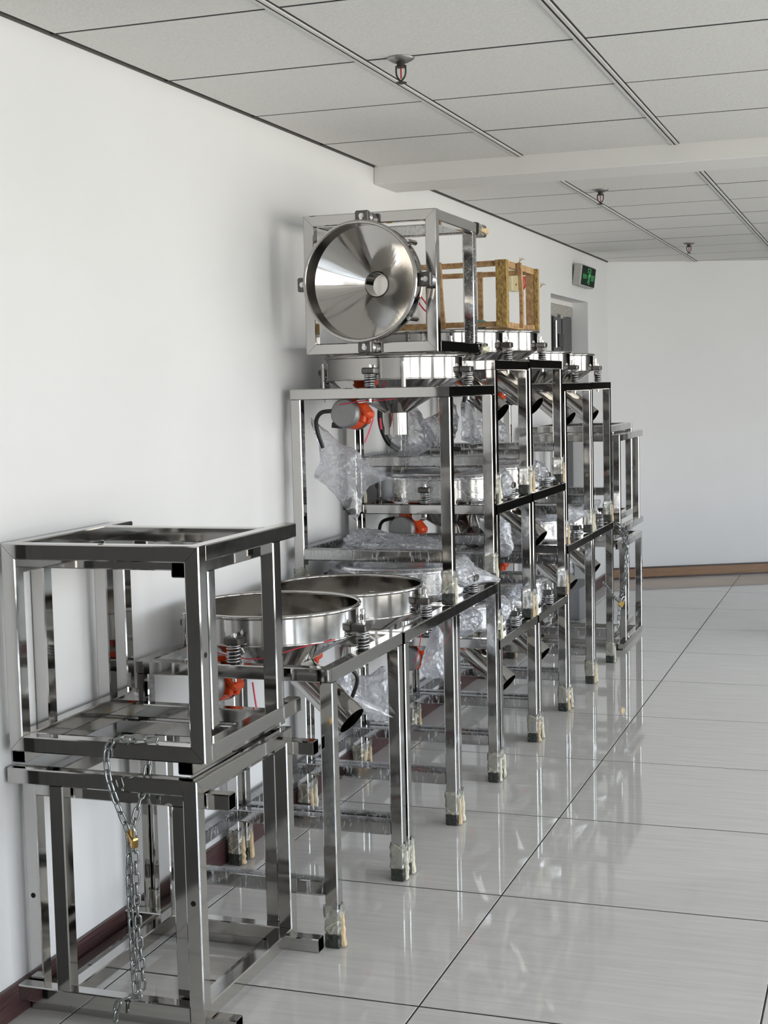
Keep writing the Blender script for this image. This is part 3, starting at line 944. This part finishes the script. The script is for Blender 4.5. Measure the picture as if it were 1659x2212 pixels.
oT = machines['T'].location
loop = [(-1.548, 4.85, 1.825), (-1.528, 4.85, 1.798), (-1.515, 4.85, 1.774), (-1.528, 4.85, 1.770), (-1.548, 4.85, 1.792), (-1.556, 4.85, 1.81)]
cable('T', [(x - oT.x, z - oT.z, -(y - oT.y)) for x, y, z in loop], 0.0026, 'red_loop', M_RED)

# ------------------------------------------------------------------ bare frames chained at both ends
GF = 'bare steel frames nested in pairs and chained'
def bare(label, w, d, h, loc, rot, open_side=None):
    root = thing('steel_frame', label, 'frame', loc, GF)
    root.rotation_euler = rot
    frame_parts(root, w, d, h, foot=0.112, open_side=open_side, leg0=0.0, hollow=True, holes=True)
    return root
# A: ring faces the camera (-y), feet to +y
bare('upper near steel frame, mitred square ring facing the camera, chain over its lower rail', 0.520, 0.500, 0.567, (-1.720, 3.465, 0.910), (R(90), 0, 0), '-y')
# A2: feet to the camera
bare('upper near steel frame with open tube ends towards the camera, nested in the ringed one', 0.488, 0.500, 0.545, (-1.759, 2.942, 0.870), (R(-90), 0, 0))
# B1: ring faces the room (+x), feet to the wall
bare('lower near steel frame whose ring with bolt holes faces the room', 0.577, 0.560, 0.505, (-1.993, 3.185, 0.3285), (0, R(90), 0), '-x')
# B2: feet towards the room
bare('lower near steel frame with three tube stubs sticking out into the room', 0.577, 0.556, 0.555, (-1.430, 3.228, 0.2885), (0, R(-90), 0))
# far pair of pairs
bare('upper far steel frame beside the door, stubs pointing away', 0.52, 0.560, 0.80, (-1.66, 8.755, 0.940), (R(90), 0, 0), '-y')
bare('upper far steel frame set higher and closer to the wall', 0.50, 0.555, 0.76, (-1.71, 7.985, 0.988), (R(-90), 0, 0))
bare('lower far steel frame on the floor with open tube ends towards the camera', 0.52, 0.612, 0.70, (-1.66, 8.010, 0.306), (R(-90), 0, 0))
bare('lower far steel frame nested behind the open-ended one', 0.50, 0.600, 0.70, (-1.71, 8.72, 0.352), (R(90), 0, 0), '-y')

# ------------------------------------------------------------------ chains and padlocks
def link_mesh(L=0.035, Wd=0.0195, r=0.0029):
    pts = []
    rad = Wd / 2 - r
    half = L / 2 - r - rad
    for i in range(9):
        a = -math.pi / 2 + math.pi * i / 8
        pts.append((half + rad * math.cos(a), rad * math.sin(a), 0))
    for i in range(9):
        a = math.pi / 2 + math.pi * i / 8
        pts.append((-half + rad * math.cos(a), rad * math.sin(a), 0))
    return MB().sweep(pts, r, 7, True).mesh('chain_link', M_CHAIN)
def chain(root, pts, me, pitch, twist0=0.3):
    P = curve_pts(pts, 40)
    acc = [0.0]
    for a, b in zip(P, P[1:]):
        acc.append(acc[-1] + (b - a).length)
    n = int(acc[-1] / pitch)
    k = 0
    def at(s):
        s = max(0, min(acc[-1], s))
        import bisect
        i = min(len(P) - 2, max(0, bisect.bisect_right(acc, s) - 1))
        t = (s - acc[i]) / max(1e-9, acc[i + 1] - acc[i])
        return P[i].lerp(P[i + 1], t)
    for i in range(n):
        s = (i + 0.5) * pitch
        c = at(s)
        t = (at(s + pitch * 0.5) - at(s - pitch * 0.5)).normalized()
        ref = Vector((0, 1, 0)) if abs(t.y) < 0.9 else Vector((1, 0, 0))
        u = t.cross(ref).normalized(); w = t.cross(u).normalized()
        a = twist0 + (math.pi / 2 if i % 2 else 0)
        s1 = u * math.cos(a) + w * math.sin(a)
        s2 = t.cross(s1)
        c = c - root.location
        m4 = Matrix(((t.x, s1.x, s2.x, c.x), (t.y, s1.y, s2.y, c.y), (t.z, s1.z, s2.z, c.z), (0, 0, 0, 1)))
        place('chain_link', me, root, mat4=m4)
def padlock(label, pos, rot, s=1.0):
    root = thing('padlock', label, 'padlock', pos)
    root.rotation_euler = rot
    root.scale = (s, s, s)
    MB().rbox((0, 0, -0.016), (0.036, 0.016, 0.032), 0.003).build('lock_body', M_BRASS, root)
    pts = [(-0.011, 0, -0.004), (-0.011, 0, 0.016)] + [(0.011 * math.cos(a), 0, 0.016 + 0.011 * math.sin(a)) for a in [math.pi * (1 - k / 8) for k in range(1, 8)]] + [(0.011, 0, 0.016), (0.011, 0, -0.004)]
    MB().sweep(pts, 0.0028, 8).build('shackle', M_BRIGHT, root)
    MB().cyl((0, 0, -0.032), (0, 0, -0.0328), 0.004, 10).build('keyhole', M_HOLE, root)

lk = link_mesh()
CH = thing('chain', 'long galvanised chain hanging down the near frames from the upper ring to the floor', 'chain', (-1.66, 2.88, 0.03))
yc = 2.886
chain(CH, [(-1.60, 2.93, 0.704), (-1.64, 2.912, 0.706), (-1.685, 2.895, 0.708), (-1.706, 2.887, 0.685), (-1.709, yc, 0.65), (-1.703, yc, 0.605), (-1.682, yc, 0.546), (-1.660, yc, 0.492), (-1.658, yc, 0.44), (-1.662, yc, 0.377), (-1.660, yc, 0.267), (-1.658, yc, 0.155), (-1.655, yc, 0.095)], lk, 0.0255)
chain(CH, [(-1.632, 2.952, 0.66), (-1.634, 2.93, 0.60), (-1.640, 2.90, 0.545), (-1.648, 2.889, 0.49), (-1.645, 2.889, 0.44), (-1.645, 2.889, 0.36), (-1.643, 2.889, 0.25), (-1.638, 2.889, 0.15), (-1.645, 2.889, 0.09)], lk, 0.0255, 0.9)
chain(CH, [(-1.650, 2.90, 0.092), (-1.675, 2.892, 0.090), (-1.698, 2.880, 0.080), (-1.705, 2.878, 0.05), (-1.708, 2.876, 0.02)], lk, 0.0255, 0.2)
padlock('brass padlock closing the long chain on the near frames', (-1.640, 2.872, 0.492), (R(10), R(28), R(-35)))
lk2 = link_mesh(0.035, 0.0195, 0.0030)
CH2 = thing('chain', 'short galvanised chain looped round the far frames', 'chain', (-1.39, 8.0, 0.4))
xc = -1.380
chain(CH2, [(-1.41, 7.90, 0.735), (xc, 7.95, 0.70), (xc, 8.06, 0.63), (xc, 8.06, 0.55), (xc, 8.03, 0.45), (xc, 7.93, 0.36), (xc, 7.83, 0.315)], lk2, 0.026)
chain(CH2, [(-1.40, 7.90, 0.72), (xc - .004, 8.02, 0.60), (xc - .004, 8.03, 0.50), (xc - .004, 7.95, 0.38), (xc - .004, 7.83, 0.32)], lk2, 0.026, 1.0)
chain(CH2, [(-1.376, 7.30, 0.485), (-1.374, 7.45, 0.43), (-1.374, 7.62, 0.36), (-1.376, 7.80, 0.31)], lk2, 0.026)
chain(CH2, [(-1.378, 7.78, 0.29), (-1.378, 7.76, 0.24), (-1.378, 7.74, 0.20), (-1.378, 7.76, 0.14)], lk2, 0.026)
padlock('brass padlock closing the short chain at the far frames', (-1.368, 7.82, 0.312), (R(15), R(25), R(60)), 1.0)

# ------------------------------------------------------------------ polythene bags
GB = 'clear polythene bags over plugs and dishes'
def bag(label, c, size, spikes=(), seed=0, mat=None, crease=1.0, sub=4, cat='plastic bag', name='plastic_bag'):
    """crumpled thin bag: a sphere pulled out to its corners and folded into flat facets"""
    import bmesh
    bm = bmesh.new()
    bmesh.ops.create_icosphere(bm, subdivisions=sub, radius=1.0)
    c = Vector(c); sx, sy, sz = size
    off = Vector((seed * 3.7, seed * 1.9, seed * 5.3))
    sp = [(Vector(d).normalized(), Vector(d).length, k) for d, k in spikes]
    rr = random.Random(seed * 31 + 5)
    planes = []
    for _ in range(int(34)):
        d = Vector((rr.gauss(0, 1), rr.gauss(0, 1), rr.gauss(0, 1))).normalized()
        planes.append((d, 1.0 - crease * rr.uniform(0.06, 0.30)))
    for v in bm.verts:
        n = v.co.normalized()
        p = n * 2.1 + off
        r = 1.08
        for d, o_ in planes:                 # flat facets with sharp folds between them
            c_ = n.dot(d)
            if c_ > 0.2:
                r = min(r, o_ / c_)
        d2, _ = mnoise.voronoi(p * 2.6)
        f = min(1, (d2[1] - d2[0]) * 2.0)
        r -= 0.06 * crease * (1 - f)
        r += 0.05 * crease * mnoise.noise(p * 2.4)
        q = Vector((n.x * sx, n.y * sy, n.z * sz)) * r
        for dr, ln, k in sp:
            wgt = max(0.0, n.dot(dr)) ** k
            q += dr * ln * wgt * (0.9 + 0.1 * f)
        v.co = q
    me = bpy.data.meshes.new(name)
    bm.to_mesh(me); bm.free()
    me.materials.append(mat or M_BAG)
    o = place(name, me, None, c)
    tag(o, label, cat, GB)
    return o

b1 = bag('clear bag hanging by the wall under the tall upper sieve, black plug in its tip', (-1.825, 4.76, 1.225), (0.085, 0.05, 0.085),
    (((-0.065, -0.03, 0.12), 14), ((0.115, 0.0, -0.02), 12), ((0.03, 0, -0.115), 5), ((-0.045, 0, -0.01), 6)), 1)
pk = MB().rbox((0.0, 0, 0), (0.022, 0.018, 0.05), 0.004, Matrix.Rotation(0.35, 3, 'Y')); pk.rbox((0.014, 0.004, -0.028), (0.03, 0.024, 0.022), 0.004)
plug = pk.build('plug', M_BLACK, b1, (0.02, 0.0, -0.125))
bag('crinkled clear bag behind the vertical spout of the tall upper sieve', (-1.77, 5.38, 1.315), (0.11, 0.06, 0.085), (((0.0, 0, 0.07), 6), ((-0.02, 0, -0.03), 4)), 2)
bag('clear bag just right of the vertical spout, standing on a dark rail', (-1.635, 5.36, 1.335), (0.085, 0.06, 0.085), (((0.02, 0, 0.05), 6),), 3)
bag('round clear bag with a black cable inside, between the two upper right legs', (-1.505, 5.36, 1.335), (0.062, 0.05, 0.068), (((-0.03, 0, 0.07), 8),), 4)
bag('pale bag under the slanted outlet of the crate-bearing sieve', (-1.53, 5.80, 1.315), (0.058, 0.05, 0.058), (((-0.045, 0, 0.10), 8),), 5, M_BAGWHITE)
bag('wide clear sheet heaped over the dish below the tall upper sieve', (-1.68, 4.95, 0.925), (0.215, 0.19, 0.050), (((-0.05, -0.03, -0.02), 4), ((-0.03, -0.03, 0.045), 5)), 6, crease=0.8, sub=5)
bag('pointed clear bag lying at the foot of the tall upper sieve', (-1.475, 4.96, 0.835), (0.085, 0.14, 0.065), (((0.085, 0.08, -0.03), 10), ((-0.03, -0.03, 0.03), 4)), 7, M_BAGWHITE, 0.8)
bag('wrinkled clear bag on the middle tier beside the upper right leg', (-1.455, 5.52, 1.115), (0.060, 0.075, 0.065), (((0, 0, 0.02), 4),), 8, M_BAGWHITE)
bag('white crumpled bag on the low sieve nearest the tall stack', (-1.455, 5.50, 0.615), (0.062, 0.085, 0.062), (((0.0, 0.05, 0.01), 4),), 9, M_BAGWHITE)
bag('clear bag with dark specks hanging inside the second floor-standing sieve', (-1.565, 4.42, 0.475), (0.075, 0.06, 0.090), (((0.0, 0, 0.06), 6), ((-0.08, -0.04, 0.035), 8)), 10, M_BAGWHITE)
bag('clear bag hanging inside the third floor-standing sieve', (-1.535, 4.92, 0.520), (0.070, 0.06, 0.085), (((0.055, 0, -0.045), 12), ((0, 0, 0.05), 6)), 11, M_BAGWHITE)
bag('clear bag behind the slanted outlet of the nearest sieve', (-1.555, 3.98, 0.585), (0.062, 0.05, 0.070), (((0.11, 0.05, -0.05), 10), ((0.02, 0, 0.06), 6)), 12, M_BAGWHITE)
bag('clear bag with black clips hanging under the middle-tier sieve', (-1.475, 5.60, 0.900), (0.060, 0.06, 0.085), (((-0.03, -0.02, 0.075), 6), ((0.02, 0, -0.02), 4)), 13)
bag('clear bag draped over a spring on the middle tier', (-1.440, 6.14, 1.120), (0.058, 0.12, 0.050), (((0.03, 0.11, -0.03), 8), ((0, -0.02, 0.03), 4)), 14)
bag('pale bag lying on the far floor-standing sieve', (-1.475, 6.78, 0.875), (0.085, 0.15, 0.065), (((0.06, 0.08, 0.0), 6), ((0.0, -0.08, 0.045), 8)), 15, M_BAGWHITE)
bag('small clear bag on the last floor-standing sieve beside a wrapped leg', (-1.445, 7.32, 0.865), (0.055, 0.09, 0.055), (((0.02, 0.05, 0.02), 6),), 16)
bag('grey crinkled wrap below the tall upper sieve, inside the third floor-standing sieve', (-1.47, 5.06, 0.640), (0.075, 0.09, 0.065), (), 17)
bag('clear bag at the wall side of the nearest floor-standing sieve', (-1.845, 3.72, 0.640), (0.055, 0.05, 0.075), (((0, 0, 0.05), 6),), 18)
bag('film-wrapped bundle beside the outlet of the sixth floor sieve', (-1.50, 6.85, 0.62), (0.075, 0.09, 0.065), (), 19)
bag('clear wrap heap beyond the low sieves on the second tier of legs', (-1.47, 5.98, 0.62), (0.07, 0.06, 0.045), (), 20)
tb = bag('tiny teal film scrap inside the wooden crate', (-1.66, 6.02, 1.765), (0.045, 0.03, 0.022), (), 21, M_TEAL, 0.8, 3)

# ------------------------------------------------------------------ wooden crate on the upper dishes
crx0, crx1, cry0, cry1, crz0, crz1 = -1.975, -1.452, 5.690, 6.270, 1.741, 2.010
crate = thing('wooden_crate', 'open raw-wood crate frame resting on the upper dishes', 'crate', ((crx0 + crx1) / 2, (cry0 + cry1) / 2, crz0))
def plank(name, p0, p1, w, h, mat, upv=(0, 0, 1), seed=0, bend=0.004):
    o = crate.location
    P0, P1 = Vector(p0) - o, Vector(p1) - o
    rr = random.Random(seed)
    t = (P1 - P0).normalized(); u = Vector(upv); s = t.cross(u).normalized(); u = s.cross(t)
    N = 8
    vs, fs = [], []
    b1_, b2_ = rr.uniform(-bend, bend), rr.uniform(-bend, bend)
    for i in range(N + 1):
        k = i / N
        c = P0.lerp(P1, k) + s * b1_ * math.sin(math.pi * k) + u * b2_ * math.sin(math.pi * k)
        ww = w * (1 + 0.08 * (rr.random() - 0.5)); hh = h * (1 + 0.08 * (rr.random() - 0.5))
        for a, b in ((-1, -1), (1, -1), (1, 1), (-1, 1)):
            vs.append(c + s * a * ww / 2 + u * b * hh / 2)
    for i in range(N):
        for k in range(4):
            l = (k + 1) % 4
            fs.append((i * 4 + l, i * 4 + k, i * 4 + 4 + k, i * 4 + 4 + l))
    fs.append((0, 1, 2, 3)); fs.append((N * 4 + 3, N * 4 + 2, N * 4 + 1, N * 4))
    return MB().add(vs, fs).build(name, mat, crate)
zt, zb_ = crz1 - 0.012, crz0 + 0.012
# near side
plank('post', (crx1 - 0.022, cry0 + 0.006, crz0), (crx1 - 0.022, cry0 + 0.006, crz1), 0.044, 0.016, M_CRATEBARK, (0, 1, 0), 1, 0.001)
plank('post', (-1.720, cry0 + 0.006, crz0), (-1.735, cry0 + 0.006, crz1), 0.018, 0.018, M_CRATE, (0, 1, 0), 2)
plank('post', (crx0 + 0.03, cry0 + 0.006, crz0), (crx0 + 0.03, cry0 + 0.006, crz1), 0.02, 0.016, M_CRATE, (0, 1, 0), 3)
plank('rail', (crx0, cry0 + 0.022, zt), (crx1 - 0.044, cry0 + 0.022, zt), 0.016, 0.022, M_CRATE, seed=4)
plank('rail', (crx0, cry0 + 0.022, zb_), (crx1 - 0.044, cry0 + 0.022, zb_), 0.016, 0.022, M_CRATE, seed=5)
# far side
plank('post', (crx1 - 0.035, cry1 - 0.022, crz0), (crx1 - 0.035, cry1 - 0.022, crz1), 0.036, 0.016, M_CRATE, (0, 1, 0), 6, 0.001)
plank('post', (-1.718, cry1 - 0.006, crz0), (-1.718, cry1 - 0.006, crz1), 0.022, 0.016, M_CRATE, (0, 1, 0), 7)
plank('post', (crx0 + 0.012, cry1 - 0.006, crz0), (crx0 + 0.012, cry1 - 0.006, crz1), 0.022, 0.016, M_CRATE, (0, 1, 0), 8)
plank('rail', (crx0, cry1 - 0.006, zt), (crx1 - 0.04, cry1 - 0.006, zt), 0.016, 0.022, M_CRATE, seed=9)
plank('rail', (crx0, cry1 - 0.006, zb_), (crx1 - 0.04, cry1 - 0.006, zb_), 0.016, 0.022, M_CRATE, seed=10)
# room side
plank('post', (crx1 - 0.008, cry0 + 0.03, crz0), (crx1 - 0.008, cry0 + 0.03, crz1), 0.03, 0.014, M_CRATEBARK, (1, 0, 0), 11, 0.001)
plank('post', (crx1 - 0.004, cry0 + 0.27, crz0 + 0.004), (crx1 - 0.004, cry0 + 0.24, crz1 + 0.004), 0.026, 0.014, M_CRATE, (1, 0, 0), 12, 0.012)
plank('post', (crx1 - 0.008, cry1 - 0.014, crz0), (crx1 - 0.008, cry1 - 0.014, crz1), 0.030, 0.016, M_CRATEBARK, (1, 0, 0), 13, 0.001)
plank('rail', (crx1 - 0.022, cry0 + 0.04, zt), (crx1 - 0.022, cry1 - 0.03, zt), 0.014, 0.026, M_CRATE, seed=14)
plank('rail', (crx1 - 0.022, cry0 + 0.04, zb_), (crx1 - 0.022, cry1 - 0.03, zb_), 0.014, 0.024, M_CRATE, seed=15)
# wall side
plank('rail', (crx0 + 0.012, cry0 + 0.04, zt - 0.02), (crx0 + 0.012, cry1 - 0.02, zt - 0.02), 0.014, 0.02, M_CRATE, seed=16)
plank('rail', (crx0 + 0.012, cry0 + 0.04, zb_ + 0.0), (crx0 + 0.012, cry1 - 0.02, zb_), 0.014, 0.02, M_CRATE, seed=17)
for k, (sx, sy, sz) in enumerate(((crx1 + 0.004, cry0 + 0.20, crz1), (crx1 + 0.004, cry1 + 0.004, 1.93))):
    for q in range(3):
        a = 0.6 + q * 0.5
        o = crate.location
        p = Vector((sx, sy, sz)) - o
        MB().sweep([p, p + Vector((0.012 * math.cos(a), 0.01 * q, 0.012)), p + Vector((0.03 * math.cos(a), 0.012 * q, 0.024 * math.sin(a)))], 0.0012, 4).build('splinter', M_CRATE, crate)

# ------------------------------------------------------------------ exit sign, alarm, sprinklers
es = thing('exit_sign', 'dark green exit sign box over the doorway', 'sign', (WALL_X + 0.035, 9.87, 2.235))
es.rotation_euler = (0, R(7), 0)
MB().rbox((0, 0, 0), (0.055, 0.47, 0.145), 0.006).build('housing', M_SIGNBODY, es)
MB().rbox((0.029, 0.006, 0.002), (0.006, 0.445, 0.128), 0.002).build('face', M_SIGN, es)
g = MB()
def strip(pts, r=0.0028):
    g.sweep([(0.0335, a, b) for a, b in pts], r, 6)
strip([(-0.045, 0.052), (0.045, 0.052), (0.045, 0.0)]); strip([(-0.045, 0.052), (-0.045, 0.02)])
g.lathe([[(0.0, 0.0), (0.011, 0.0)]], 14, (0.0335, 0.012, 0.030), False, Matrix.Rotation(R(90), 3, 'Y'))
strip([(0.004, 0.018), (-0.004, -0.014)], 0.007)
strip([(0.004, 0.016), (0.03, 0.004), (0.042, 0.012)], 0.003); strip([(0.002, 0.016), (-0.022, 0.006), (-0.034, -0.006)], 0.003)
strip([(-0.004, -0.014), (0.020, -0.030), (0.016, -0.054)], 0.0038); strip([(-0.004, -0.014), (-0.018, -0.032), (-0.042, -0.044)], 0.0038)
g.build('running_figure', M_GLYPH, es)
def sign_text(body, y, z, size):
    cu = bpy.data.curves.new('sign_text', 'FONT')
    cu.body = body; cu.size = size; cu.align_x = 'CENTER'; cu.align_y = 'CENTER'; cu.extrude = 0.0006
    cu.materials.append(M_GLYPH)
    o = bpy.data.objects.new('sign_text', cu); COL.objects.link(o); o.parent = es
    dg = bpy.context.evaluated_depsgraph_get()
    me = bpy.data.meshes.new_from_object(o.evaluated_get(dg))
    bpy.data.objects.remove(o)
    o = place('sign_text', me, es)
    o.location = (0.0335, y, z); o.rotation_euler = (R(90), 0, R(90))
sign_text('EXIT', 0.135, -0.006, 0.055)
sign_text('安全出口', -0.135, -0.006, 0.034)
al = thing('fire_alarm', 'cream alarm box with a red lamp on the wall behind the crate', 'alarm', (WALL_X, 7.93, 2.085))
MB().rbox((0.022, -0.02, 0), (0.044, 0.17, 0.115), 0.006).build('housing', M_CREAM, al)
MB().rbox((0.046, 0.045, 0.004), (0.008, 0.05, 0.10), 0.003).build('lamp_base', M_CREAM, al)
MB().lathe([[(0.0, -0.048), (0.012, -0.042), (0.020, -0.022), (0.022, 0.0), (0.022, 0.030)], [(0.022, 0.030), (0.0, 0.030)]], 20, (0.062, 0.045, -0.004)).build('red_lamp', M_REDLAMP, al)
MB().cyl((0.045, -0.03, -0.022), (0.047, -0.03, -0.022), 0.006, 10).build('button', M_HOLE, al)

def sprinkler(label, x, y):
    s = thing('sprinkler', label, 'sprinkler', (x, y, CEIL_Z), 'ceiling sprinkler heads')
    MB().lathe([[(0.0, -0.004), (0.018, -0.012), (0.020, -0.012)], [(0.020, -0.012), (0.030, -0.008), (0.038, -0.002), (0.038, 0.0)]], 28).build('escutcheon', M_SPRK, s)
    MB().lathe([[(0.0115, -0.010), (0.0115, -0.022)], [(0.0115, -0.022), (0.013, -0.022), (0.013, -0.026), (0.0, -0.026)]], 16).build('body', M_SPRKD, s)
    for k in (-1, 1):
        MB().sweep(curve_pts([(0.0135 * k, 0, -0.020), (0.0138 * k, 0, -0.040), (0.010 * k, 0, -0.052), (0.003 * k, 0, -0.060), (0.0, 0, -0.064)], 5), 0.0026, 6).build('yoke_arm', M_SPRKD, s)
    MB().cyl((0, 0, -0.026), (0, 0, -0.056), 0.0021, 8).build('glass_bulb', M_REDLAMP, s)
    MB().lathe([[(0.0, -0.062), (0.016, -0.066), (0.016, -0.068), (0.0, -0.066)]], 18).build('deflector', M_SPRKD, s)
sprinkler('ceiling sprinkler with a round chrome plate, nearest the camera', -1.277, 3.868)
sprinkler('middle ceiling sprinkler just past the white beam', -1.285, 6.848)
sprinkler('furthest ceiling sprinkler, near the far wall', -1.246, 9.748)
